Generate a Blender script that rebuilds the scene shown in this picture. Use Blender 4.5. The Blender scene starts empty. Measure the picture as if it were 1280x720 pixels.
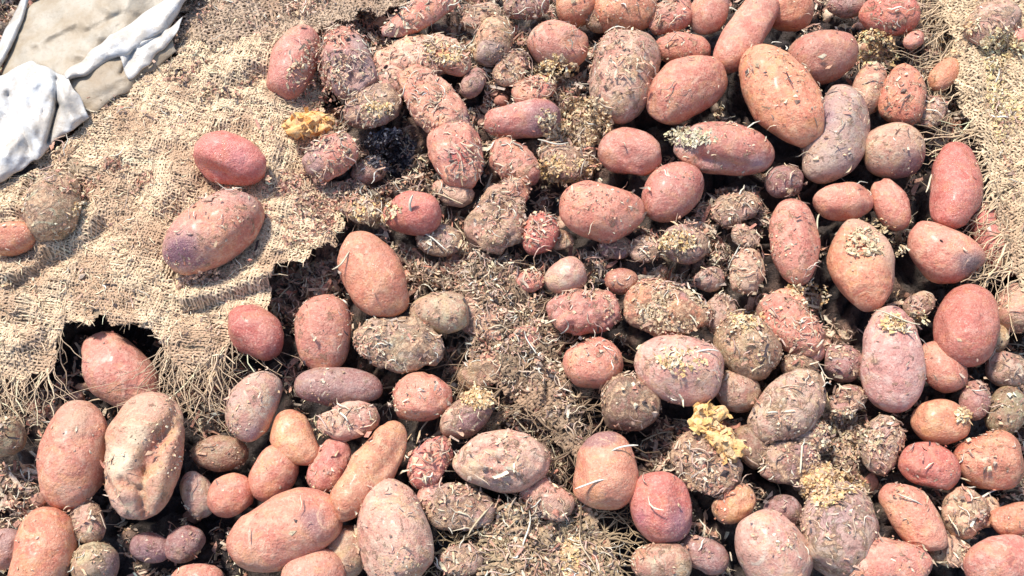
import bpy, math, random
import numpy as np
from mathutils import Vector

# ------------------------------------------------------------------ camera, sky, sun, exposure
SC = bpy.context.scene
COL = SC.collection
R = math.radians
TILT, DIST, LENS = R(27), 1.25, 35.0
F = 1280 * LENS / 36.0
CAM = np.array([0.0, -DIST * math.sin(TILT), DIST * math.cos(TILT)])
FW = np.array([0.0, math.sin(TILT), -math.cos(TILT)])
UP = np.array([0.0, math.cos(TILT), math.sin(TILT)])
cd = bpy.data.cameras.new('camera'); cam = bpy.data.objects.new('camera', cd); COL.objects.link(cam)
cd.lens = LENS; cd.sensor_width = 36; cd.clip_start = 0.05; cd.clip_end = 50
cam.location = CAM; cam.rotation_euler = (TILT, 0, 0)
SC.camera = cam

SUN_EL, SUN_AZ = R(58), R(-38)          # azimuth measured from +Y, clockwise positive
wd = bpy.data.worlds.new('World'); SC.world = wd; wd.use_nodes = True
wn = wd.node_tree.nodes; wl = wd.node_tree.links
sky = wn.new('ShaderNodeTexSky'); sky.sky_type = 'NISHITA'; sky.sun_disc = False
sky.sun_elevation = SUN_EL; sky.sun_rotation = SUN_AZ
bg = wn['Background']; bg.inputs[1].default_value = 0.15
wl.new(sky.outputs[0], bg.inputs[0])
sd = bpy.data.lights.new('sun', 'SUN'); sd.energy = 3.6; sd.angle = R(7); sd.color = (1, 0.94, 0.84)
sun = bpy.data.objects.new('sun', sd); COL.objects.link(sun)
sdir = Vector((math.sin(SUN_AZ) * math.cos(SUN_EL), math.cos(SUN_AZ) * math.cos(SUN_EL), math.sin(SUN_EL)))
sun.rotation_euler = sdir.to_track_quat('Z', 'Y').to_euler(); sun.location = sdir * 3
SC.view_settings.view_transform = 'Standard'
SC.view_settings.look = 'None'
SC.view_settings.exposure = 0.72
SC.view_settings.gamma = 1.0

rng = np.random.default_rng(7)
random.seed(7)

# ------------------------------------------------------------------ geometry helpers
def at(px, py, z):
    """world point seen at photo pixel (px,py) at height z (scalars or arrays)"""
    px = np.asarray(px, float); py = np.asarray(py, float); z = np.asarray(z, float)
    a = (px - 640) / F; b = (360 - py) / F
    dx = a; dy = FW[1] + UP[1] * b; dz = FW[2] + UP[2] * b
    s = (z - CAM[2]) / dz
    return np.stack([CAM[0] + dx * s, CAM[1] + dy * s, z + 0 * s], -1)

def pix(P):
    d = P - CAM
    f = d @ FW
    return 640 + F * d[..., 0] / f, 360 - F * (d @ UP) / f

class Noise:
    def __init__(s, seed):
        s.t = np.random.default_rng(seed).random((32, 32, 32)) * 2 - 1
    def __call__(s, P):
        P = np.asarray(P, float)
        i = np.floor(P).astype(int); f = P - i; f = f * f * (3 - 2 * f)
        i &= 31; j = (i + 1) & 31
        x0, y0, z0 = i[..., 0], i[..., 1], i[..., 2]; x1, y1, z1 = j[..., 0], j[..., 1], j[..., 2]
        fx, fy, fz = f[..., 0], f[..., 1], f[..., 2]; t = s.t
        a = t[x0, y0, z0] * (1 - fx) + t[x1, y0, z0] * fx
        b = t[x0, y1, z0] * (1 - fx) + t[x1, y1, z0] * fx
        c = t[x0, y0, z1] * (1 - fx) + t[x1, y0, z1] * fx
        d = t[x0, y1, z1] * (1 - fx) + t[x1, y1, z1] * fx
        return (a * (1 - fy) + b * fy) * (1 - fz) + (c * (1 - fy) + d * fy) * fz
N1 = Noise(1)
def fbm(P, o=4, g=0.5):
    r = 0; a = 1; k = 1; P = np.asarray(P, float)
    for q in range(o):
        r = r + a * N1(P * k + q * 7.3); a *= g; k *= 2.03
    return r
def ridge(P, o=3, g=0.5):
    r = 0; a = 1; k = 1; P = np.asarray(P, float)
    for q in range(o):
        r = r + a * (1 - 2 * np.abs(N1(P * k + 3.1 + q * 5.7))); a *= g; k *= 2.1
    return r
def xyz(x, y, z=0.0):
    return np.stack(np.broadcast_arrays(x, y, z), -1)

def icosphere(sub):
    import bmesh
    bm = bmesh.new(); bmesh.ops.create_icosphere(bm, subdivisions=sub, radius=1)
    v = np.array([q.co[:] for q in bm.verts]); f = np.array([[q.index for q in p.verts] for p in bm.faces])
    bm.free(); return v / np.linalg.norm(v, axis=1, keepdims=True), f
ICO = {k: icosphere(k) for k in (3, 4, 5, 6)}

def make_mesh(name, V, T, mat, tint=None, smooth=True):
    """T: (n,3) or (n,4) face index array; tint: per-vertex rgb(a)"""
    me = bpy.data.meshes.new(name)
    V = np.ascontiguousarray(V, np.float32); T = np.ascontiguousarray(T, np.int32)
    k = T.shape[1]
    me.vertices.add(len(V)); me.vertices.foreach_set('co', V.ravel())
    me.loops.add(T.size); me.loops.foreach_set('vertex_index', T.ravel())
    me.polygons.add(len(T)); me.polygons.foreach_set('loop_start', np.arange(0, T.size, k, dtype=np.int32))
    me.polygons.foreach_set('use_smooth', np.full(len(T), smooth))
    if tint is not None:
        t = np.ones((len(V), 4), np.float32); t[:, :tint.shape[1]] = tint
        a = me.attributes.new('tint', 'FLOAT_COLOR', 'POINT'); a.data.foreach_set('color', t.ravel())
    me.update(calc_edges=True)
    if mat: me.materials.append(mat)
    return me

def obj(name, V, T, mat, parent=None, tint=None, smooth=True, origin=None, kind=None):
    V = np.asarray(V, float)
    if origin is not None: V = V - np.asarray(origin)
    o = bpy.data.objects.new(name, make_mesh(name, V, T, mat, tint, smooth)); COL.objects.link(o)
    if origin is not None: o.location = origin
    if parent is not None: o.parent = parent
    if kind: o['kind'] = kind
    return o
def tag(o, label, cat, group=None):
    o['label'] = label; o['category'] = cat
    if group: o['group'] = group
    return o
def empty(name, loc):
    o = bpy.data.objects.new(name, None); COL.objects.link(o); o.location = loc; o.empty_display_size = .02
    return o

# ------------------------------------------------------------------ materials
class NT:
    def __init__(s, name):
        s.m = bpy.data.materials.new(name); s.m.use_nodes = True
        s.n = s.m.node_tree.nodes; s.l = s.m.node_tree.links; s.b = s.n['Principled BSDF']
        s.b.inputs['Specular IOR Level'].default_value = 0.4
    def new(s, t, **kw):
        n = s.n.new(t)
        for k, v in kw.items(): setattr(n, k, v)
        return n
    def put(s, sock, v):
        if isinstance(v, (int, float)): sock.default_value = v
        elif isinstance(v, tuple): sock.default_value = v if len(v) == 4 or sock.type == 'VECTOR' else (*v, 1)
        else: s.l.new(v, sock)
    def noise(s, vec, scale, detail=4, rough=.55, dist=0):
        n = s.new('ShaderNodeTexNoise'); s.put(n.inputs['Vector'], vec); n.inputs['Scale'].default_value = scale
        n.inputs['Detail'].default_value = detail; n.inputs['Roughness'].default_value = rough; n.inputs['Distortion'].default_value = dist
        return n.outputs['Fac']
    def ramp(s, v, a, b, lo=0.0, hi=1.0):
        n = s.new('ShaderNodeMapRange'); s.put(n.inputs[0], v); s.put(n.inputs[1], a); s.put(n.inputs[2], b)
        n.inputs[3].default_value = lo; n.inputs[4].default_value = hi; return n.outputs[0]
    def math(s, op, a, b=0.0):
        n = s.new('ShaderNodeMath', operation=op); s.put(n.inputs[0], a); s.put(n.inputs[1], b); return n.outputs[0]
    def mix(s, f, a, b, t='MIX'):
        n = s.new('ShaderNodeMix', data_type='RGBA', blend_type=t); s.put(n.inputs[0], f); s.put(n.inputs[6], a); s.put(n.inputs[7], b)
        return n.outputs[2]
    def bump(s, h, dist, strength=1.0, nrm=None):
        n = s.new('ShaderNodeBump'); s.put(n.inputs['Height'], h); n.inputs['Distance'].default_value = dist; n.inputs['Strength'].default_value = strength
        if nrm: s.l.new(nrm, n.inputs['Normal'])
        return n.outputs[0]

def potato_material(name, wet):
    k = NT(name)
    tc = k.new('ShaderNodeTexCoord').outputs['Object']
    oi = k.new('ShaderNodeObjectInfo')
    ad = k.new('ShaderNodeVectorMath', operation='ADD'); k.l.new(tc, ad.inputs[0])
    k.l.new(k.math('MULTIPLY', oi.outputs['Random'], 50.0), ad.inputs[1]); v = ad.outputs[0]
    base = oi.outputs['Color']; dirt = oi.outputs['Alpha']
    att = k.new('ShaderNodeAttribute', attribute_name='tint')
    big = k.noise(v, 22, 3); mid = k.noise(v, 95, 6, .65); fine = k.noise(v, 420, 4, .7); vf = k.noise(v, 900, 2, .6)
    c = k.mix(k.ramp(big, .35, .7), base, k.mix(1.0, base, (.86, .62, .62), 'MULTIPLY'))
    c = k.mix(k.ramp(k.noise(v, 42, 5, .6, .8), .50, .62, 0, .65), c, k.mix(1.0, base, (1.1, 1.25, .95), 'MULTIPLY'))
    c = k.mix(k.ramp(mid, .47, .66, 0, .8), c, k.mix(1.0, base, (1.1, 1.4, 1.4), 'MULTIPLY'))
    c = k.mix(att.outputs['Alpha'], c, att.outputs['Color'])
    # lenticels and scabs
    c = k.mix(k.ramp(fine, .56, .66, 0, .6), c, k.mix(1.0, c, (.42, .28, .24), 'MULTIPLY'))
    c = k.mix(k.ramp(fine, .44, .34, 0, .5), c, (.72, .52, .40))
    # dried soil film
    dn = k.noise(v, 62, 9, .72, .4)
    th = k.math('SUBTRACT', .72, k.math('MULTIPLY', dirt, .32))
    dm = k.ramp(dn, th, k.math('ADD', th, .07))
    dc = k.mix(k.ramp(k.noise(v, 230, 4, .7), .38, .62), (.36, .20, .12), (.70, .48, .30))
    dc = k.mix(k.ramp(vf, .58, .66, 0, .8), dc, (.05, .035, .03))
    c = k.mix(k.math('MULTIPLY', dm, .82), c, dc)
    sc_ = k.noise(v, 36, 7, .78, 1.5)
    c = k.mix(k.ramp(sc_, .58, .61, 0, .75), c, k.mix(1.0, base, (1.12, 1.6, 1.6), 'MULTIPLY'))
    c = k.mix(k.ramp(sc_, .385, .36, 0, .6), c, k.mix(1.0, base, (.45, .36, .36), 'MULTIPLY'))
    k.l.new(c, k.b.inputs['Base Color'])
    k.put(k.b.inputs['Coat Weight'], k.ramp(k.noise(v, 48, 3, .6), .52, .60, 0, .32 if wet < .5 else .08)); k.b.inputs['Coat Roughness'].default_value = .3
    k.put(k.b.inputs['Roughness'], k.math('ADD', k.ramp(k.noise(v, 55, 5, .6), .38, .6, wet - .17, wet + .16), k.math('MULTIPLY', dm, .4)))
    k.b.inputs['Subsurface Weight'].default_value = 0.0
    h = k.math('ADD', k.math('MULTIPLY', mid, 1.1), k.math('MULTIPLY', fine, .4))
    h = k.math('ADD', h, k.math('MULTIPLY', dm, .35))
    h = k.math('ADD', h, k.math('MULTIPLY', k.math('MULTIPLY', vf, dm), .3))
    k.l.new(k.bump(h, .0035, .9), k.b.inputs['Normal'])
    return k.m

def tint_material(name, rough, bump_scale=500, bump_d=.001, contrast=.5, spec=.3, trans=0):
    k = NT(name)
    tc = k.new('ShaderNodeTexCoord').outputs['Object']
    att = k.new('ShaderNodeAttribute', attribute_name='tint').outputs['Color']
    n = k.noise(tc, bump_scale, 4, .65)
    c = k.mix(k.ramp(n, .40, .62, 0, contrast), att, k.mix(1.0, att, (.38, .32, .28), 'MULTIPLY'))
    k.l.new(c, k.b.inputs['Base Color'])
    k.b.inputs['Roughness'].default_value = rough; k.b.inputs['Specular IOR Level'].default_value = spec
    k.l.new(k.bump(n, bump_d, .8), k.b.inputs['Normal'])
    return k.m

def soil_material():
    k = NT('rotten_muck')
    tc = k.new('ShaderNodeTexCoord').outputs['Object']
    a = k.noise(tc, 40, 5, .6); b = k.noise(tc, 190, 7, .7, .5); d = k.noise(tc, 600, 3, .6)
    att = k.new('ShaderNodeAttribute', attribute_name='tint').outputs['Color']
    c = k.mix(k.ramp(b, .42, .34, 0, .8), att, k.mix(1.0, att, (.25, .2, .2), 'MULTIPLY'))
    c = k.mix(k.ramp(b, .54, .62, 0, .8), c, k.mix(1.0, att, (1.6, 1.6, 1.6), 'MULTIPLY'))
    c = k.mix(k.ramp(d, .56, .64, 0, .7), c, (.04, .03, .03))
    k.l.new(c, k.b.inputs['Base Color'])
    k.put(k.b.inputs['Roughness'], k.ramp(a, .35, .65, .4, .9))
    k.l.new(k.bump(k.math('ADD', b, k.math('MULTIPLY', d, .4)), .008, 1), k.b.inputs['Normal'])
    return k.m

def plastic_material(name, col, rough, scale=25):
    k = NT(name)
    tc = k.new('ShaderNodeTexCoord').outputs['Object']
    a = k.noise(tc, scale, 5, .6); b = k.noise(tc, 220, 4, .6)
    c = k.mix(k.ramp(a, .42, .62, 0, .8), col, k.mix(1.0, col, (.78, .68, .56), 'MULTIPLY'))
    c = k.mix(k.ramp(b, .54, .66, 0, .4), c, (.30, .23, .16))
    k.l.new(c, k.b.inputs['Base Color'])
    k.b.inputs['Roughness'].default_value = rough
    k.l.new(k.bump(k.noise(tc, 45, 6, .6), .004, .7), k.b.inputs['Normal'])
    return k.m

M_POT = potato_material('potato_skin', .45)
M_WET = potato_material('wet_potato_skin', .30)
M_MATT = potato_material('dusty_potato_skin', .62)
M_FLAKE = tint_material('damp_plant_flakes', .5, spec=.5)
M_CRUST = tint_material('dried_crust', .7)
M_STRAW = tint_material('straw', .6, 300, .0005, .3)
M_BURLAP = tint_material('jute_thread', .9, 650, .001, .45, .15)
M_MASH = tint_material('rotten_mash', .6, 260, .003, .45, .4)
M_SOIL = soil_material()
M_WHITE = plastic_material('white_plastic_film', (.56, .555, .545), .42)
M_DUSTY = plastic_material('dusty_plastic_film', (.40, .345, .265), .5)
M_BEIGE = plastic_material('beige_plastic_film', (.36, .30, .225), .55)

# ------------------------------------------------------------------ scatter shapes
def frames(Nm, spin):
    """tangent frames for normals Nm, spun by angles"""
    ref = np.where(np.abs(Nm[:, 2:3]) > .9, np.array([[1., 0, 0]]), np.array([[0, 0, 1.]]))
    t = np.cross(ref, Nm); t /= np.linalg.norm(t, axis=1, keepdims=True) + 1e-9
    b = np.cross(Nm, t)
    c, s = np.cos(spin)[:, None], np.sin(spin)[:, None]
    return t * c + b * s, b * c - t * s
def tilted(Nm, amt, g):
    r = Nm + g.normal(0, 1, Nm.shape) * amt
    return r / (np.linalg.norm(r, axis=1, keepdims=True) + 1e-9)

def flakes(P, Nm, L, Wd, g, tilt=.5, curl=.5, lift=.3):
    n = len(P); Nn = tilted(Nm, tilt, g); T, B = frames(Nn, g.random(n) * 6.283)
    us = np.array([-1, -1, -.1, -.1, 1, 1.]); vs = np.array([-1, 1, -1, 1, -1, 1.])
    u = us[None] + g.normal(0, .18, (n, 6)); v = vs[None] * (1 - .45 * np.abs(us)[None] * g.random((n, 1))) + g.normal(0, .2, (n, 6))
    w = (u ** 2 - .4) * (g.random((n, 1)) - .3) * curl * L[:, None] * .5 + g.normal(0, .1, (n, 6)) * Wd[:, None]
    V = P[:, None] + T[:, None] * (u * L[:, None] * .5)[..., None] + B[:, None] * (v * Wd[:, None] * .5)[..., None] + Nn[:, None] * (w + lift * Wd[:, None] * .5)[..., None]
    base = (np.arange(n) * 6)[:, None, None]
    T4 = np.array([[0, 2, 3, 1], [2, 4, 5, 3]])[None] + base
    return V.reshape(-1, 3), T4.reshape(-1, 4)

def crumbs(P, Nm, S, g, flat=.7):
    n = len(P)
    o = np.array([[1, 0, 0], [-1, 0, 0], [0, 1, 0], [0, -1, 0], [0, 0, 1], [0, 0, -1.]])
    T, B = frames(Nm, g.random(n) * 6.283)
    q = o[None] * (S[:, None, None] * np.stack([1 + g.random((n, 6)) * .8, .7 + g.random((n, 6)) * .5, flat * (.6 + g.random((n, 6)) * .6)], -1)) * .5
    q += g.normal(0, .14, q.shape) * S[:, None, None]
    V = P[:, None] + T[:, None] * q[..., :1] + B[:, None] * q[..., 1:2] + Nm[:, None] * (q[..., 2:] + S[:, None, None] * .1)
    f = np.array([[0, 2, 4], [2, 1, 4], [1, 3, 4], [3, 0, 4], [2, 0, 5], [1, 2, 5], [3, 1, 5], [0, 3, 5]])
    return V.reshape(-1, 3), (f[None] + (np.arange(n) * 6)[:, None, None]).reshape(-1, 3)

def strands(P, Nm, L, rad, g, bend=.5, tilt=.2, seg=5, head=None):
    """thin three-sided curved tubes lying on the surface"""
    n = len(P); Nn = tilted(Nm, tilt, g)
    T, B = frames(Nn, g.random(n) * 6.283)
    if head is not None:
        T = head / np.linalg.norm(head, axis=1, keepdims=True); B = np.cross(Nn, T)
    s = np.linspace(-1, 1, seg)[None]; k = (g.random((n, 1)) - .5) * 2 * bend; k2 = (g.random((n, 1)) - .5) * 2 * bend
    c = P[:, None] + T[:, None] * (s * L[:, None] * .5)[..., None] + B[:, None] * ((k * s * s + k2 * s ** 3) * L[:, None] * .5)[..., None] \
        + Nn[:, None] * ((g.random((n, 1)) * .25 * (1 - s * s)) * L[:, None] * .5 * bend + rad[:, None])[..., None]
    a = np.arange(3) * 2.0944
    r = rad[:, None] * np.where(np.abs(s) > .98, .45, 1.0)
    ring = B[:, None, None] * (np.cos(a)[None, None] * r[..., None])[..., None] + Nn[:, None, None] * (np.sin(a)[None, None] * r[..., None])[..., None]
    V = c[:, :, None] + ring
    i = np.arange(seg - 1)[:, None] * 3; j = np.arange(3)[None]
    q = np.stack([i + j, i + (j + 1) % 3, i + 3 + (j + 1) % 3, i + 3 + j], -1).reshape(-1, 4)
    return V.reshape(-1, 3), (q[None] + (np.arange(n) * seg * 3)[:, None, None]).reshape(-1, 4)

def pick(pal, n, g, rep, jit=.15):
    pal = np.array(pal); c = pal[g.integers(0, len(pal), n)] * (1 + g.normal(0, jit, (n, 1)))
    return np.repeat(np.clip(c, .01, .9), rep, axis=0)
PAL_MIX = [(.66, .46, .28), (.76, .60, .38), (.58, .36, .24), (.64, .36, .24), (.44, .29, .21), (.26, .17, .13), (.56, .43, .33), (.82, .70, .50)]
PAL_YEL = [(.84, .56, .25), (.78, .52, .28), (.86, .66, .42), (.66, .42, .22)]
PAL_PINK = [(.66, .36, .25), (.60, .27, .19), (.72, .47, .34), (.50, .27, .20), (.72, .55, .40)]
PAL_DARK = [(.07, .05, .05), (.12, .09, .08), (.20, .15, .12), (.30, .24, .18)]

# ------------------------------------------------------------------ level of the debris between the potatoes
# (x, y, rx, ry, rise mm, litter density)
LEVEL = [(860, 300, 110, 80, 26, .9), (760, 330, 60, 40, 22, .7), (600, 340, 110, 60, 26, .9), (660, 460, 90, 120, 28, .9),
         (600, 640, 110, 60, 26, .9), (700, 680, 90, 60, 22, .8), (540, 110, 130, 120, 30, .9), (650, 90, 90, 90, 26, .8),
         (720, 170, 70, 60, 30, .9), (440, 230, 80, 70, 34, .9), (1050, 540, 80, 80, 22, .9), (1010, 400, 60, 60, 18, .7),
         (1190, 130, 50, 110, 20, .9), (1090, 60, 60, 50, 16, .6), (930, 240, 60, 50, 18, .8), (380, 330, 60, 60, 8, .9),
         (490, 430, 80, 50, 22, .8), (860, 560, 90, 70, 18, .8), (20, 600, 50, 60, 6, .8), (1230, 480, 60, 60, 16, .8),
         (1210, 660, 80, 50, 18, .8), (560, 530, 50, 40, 14, .7), (420, 560, 60, 50, 6, .4), (1000, 280, 50, 80, 6, .5),
         (490, 194, 34, 28, -34, .15), (1110, 620, 60, 60, 12, .7), (900, 640, 60, 60, 8, .6), (250, 640, 80, 60, -4, .3), (460, 30, 80, 50, 26, .9),
         (760, 520, 60, 60, -6, .3), (770, 640, 40, 70, -30, 0.0), (130, 450, 90, 70, -26, .1), (620, 255, 60, 60, 8, .6)]
BASE_Z = -.042
def level(px, py):
    z = np.full(np.shape(px), BASE_Z)
    for x, y, rx, ry, h, d in LEVEL:
        z = z + h * .001 * np.exp(-(((px - x) / rx) ** 2 + ((py - y) / ry) ** 2))
    return np.minimum(z, .010)
def litter(px, py):
    d = np.full(np.shape(px), .50)
    for x, y, rx, ry, h, q in LEVEL:
        e = np.exp(-(((px - x) / rx) ** 2 + ((py - y) / ry) ** 2))
        d = d * (1 - e) + q * e
    return d
GS = .0028; GX = np.arange(-.95, .95, GS); GY = np.arange(-.66, .82, GS)
XX, YY = np.meshgrid(GX, GY, indexing='ij')
PXX, PYY = pix(xyz(XX, YY, -.01 + 0 * XX))
HB = level(PXX, PYY)
BIL = np.abs(N1(xyz(XX * 34 + 2 * N1(xyz(XX * 20, YY * 20, 8.)), YY * 34 + 2 * N1(xyz(XX * 20, YY * 20, 18.)), 3.3)))      # lumps parted by creases
BIL2 = np.abs(N1(xyz(XX * 90, YY * 90, 7.3)))
HB += .006 * fbm(xyz(XX * 22, YY * 22), 2) + .040 * np.minimum(BIL, .42) - .012 + .011 * np.minimum(BIL2, .4) + .0022 * fbm(xyz(XX * 260, YY * 260, 2.), 2)
CREV = (BIL < .07) | (BIL2 < .03)

# burlap and plastic regions (photo pixels) and their heights
def inside(px, py, poly):
    r = np.zeros(np.shape(px), bool); n = len(poly)
    for i in range(n):
        x1, y1 = poly[i]; x2, y2 = poly[(i + 1) % n]
        if y1 == y2: continue
        r ^= ((y1 > py) != (y2 > py)) & (px < (x2 - x1) * (py - y1) / (y2 - y1) + x1)
    return r
SACK = [(-160, 330), (-60, 260), (0, 226), (40, 205), (90, 170), (108, 148), (150, 112), (196, 82), (222, 56), (280, 44), (338, 46), (400, 20),
        (452, 0), (472, 20), (452, 52), (425, 95), (400, 140), (398, 190), (420, 240), (428, 285), (410, 315),
        (372, 322), (345, 330), (335, 368), (318, 395), (292, 400), (288, 440), (262, 462), (225, 460), (205, 438), (188, 412), (150, 402), (112, 400), (84, 405),
        (70, 440), (55, 462), (30, 470), (0, 476), (-60, 480), (-160, 470)]
def sack_z(px, py):
    z = .022 + .020 * np.exp(-(((px - 190) / 170) ** 2 + ((py - 170) / 110) ** 2)) - .018 * np.clip((py - 330) / 120, 0, 1.3) - .03 * np.clip((px - 340) / 100, 0, 1.2) * (py > 0)
    z = z + .011 * fbm(xyz(px / 75., py / 75., 1.5), 3) + .0035 * ridge(xyz(px / 48. + py / 90., py / 22. - px / 60., 3.5), 2)
    for cx_, cy_, rr_ in ((266, 292, 62), (290, 202, 42), (68, 260, 42), (14, 300, 34)):      # the weight of the potatoes dents the cloth
        e_ = np.hypot(px - cx_, py - cy_) / rr_
        z = z - .010 * np.exp(-e_ ** 2) + .005 * np.exp(-((e_ - 1.25) / .25) ** 2)
    # folds
    for x1, y1, x2, y2, w, h in [(0, 345, 110, 270, 10, .009), (20, 360, 130, 290, 7, -.006), (230, 372, 420, 318, 9, .008), (240, 388, 420, 335, 6, -.006),
                                 (60, 225, 190, 180, 9, .008), (110, 400, 190, 402, 9, .005), (200, 130, 330, 60, 14, .006), (330, 200, 400, 300, 12, .007),
                                 (260, 120, 360, 90, 8, -.005), (150, 330, 220, 420, 12, .006), (10, 440, 70, 395, 12, .006)]:
        dx, dy = x2 - x1, y2 - y1; L2 = dx * dx + dy * dy
        t = np.clip(((px - x1) * dx + (py - y1) * dy) / L2, 0, 1)
        d = np.hypot(px - x1 - t * dx, py - y1 - t * dy)
        z = z + 1.05 * h * np.exp(-(d / (1.35 * w)) ** 2)
    return z
TOPSACK = [(212, 62), (232, -10), (250, -80), (520, -80), (500, 0), (455, 22), (400, 42), (340, 54), (280, 52)]
def top_z(px, py):
    return .030 + .008 * fbm(xyz(px / 40., py / 40., 6.5), 3) + .006 * np.sin(px / 22. + py / 30.)
FLAP = [(1165, -60), (1400, -60), (1400, 480), (1330, 440), (1290, 395), (1262, 330), (1246, 262), (1228, 205), (1205, 150), (1196, 105), (1190, 60), (1178, 20)]
def flap_z(px, py):
    return .018 + .02 * np.clip((px - 1190) / 90, 0, 1) + .006 * fbm(xyz(px / 45., py / 45., 9.5), 3) + .010 * np.exp(-((px - 1208 - (py) * .12) / 13.) ** 2)
STRIP = [(590, 330), (640, 335), (668, 380), (690, 430), (712, 480), (728, 530), (722, 575), (700, 560), (672, 520), (640, 500), (606, 470), (585, 440), (592, 400), (578, 360)]
def strip_z(px, py):
    return .002 + .008 * fbm(xyz(px / 30., py / 30., 12.5), 3) + .022 * np.minimum(np.abs(N1(xyz(px / 24., py / 24., 2.))), .4) + .012 * np.exp(-((px - 640 - (py - 420) * .6) / 22.) ** 2)
LOWER = [(598, 640), (640, 628), (690, 640), (735, 620), (752, 660), (780, 712), (790, 780), (590, 780), (600, 700)]
def lower_z(px, py):
    return .000 + .008 * fbm(xyz(px / 34., py / 34., 15.5), 3) + .022 * np.minimum(np.abs(N1(xyz(px / 26., py / 26., 6.))), .4) + .010 * np.exp(-((px - 640 - (py - 640) * .25) / 16.) ** 2)

# ------------------------------------------------------------------ potatoes
C_ = dict(pk=(.59, .25, .185), om=(.63, .27, .16), rd=(.56, .185, .14), tn=(.53, .315, .21), pl=(.62, .345, .26), pu=(.38, .195, .165),
          br=(.36, .21, .14), gr=(.48, .295, .225), sa=(.60, .255, .175), ol=(.42, .30, .18), cr=(.57, .31, .21))
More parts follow.
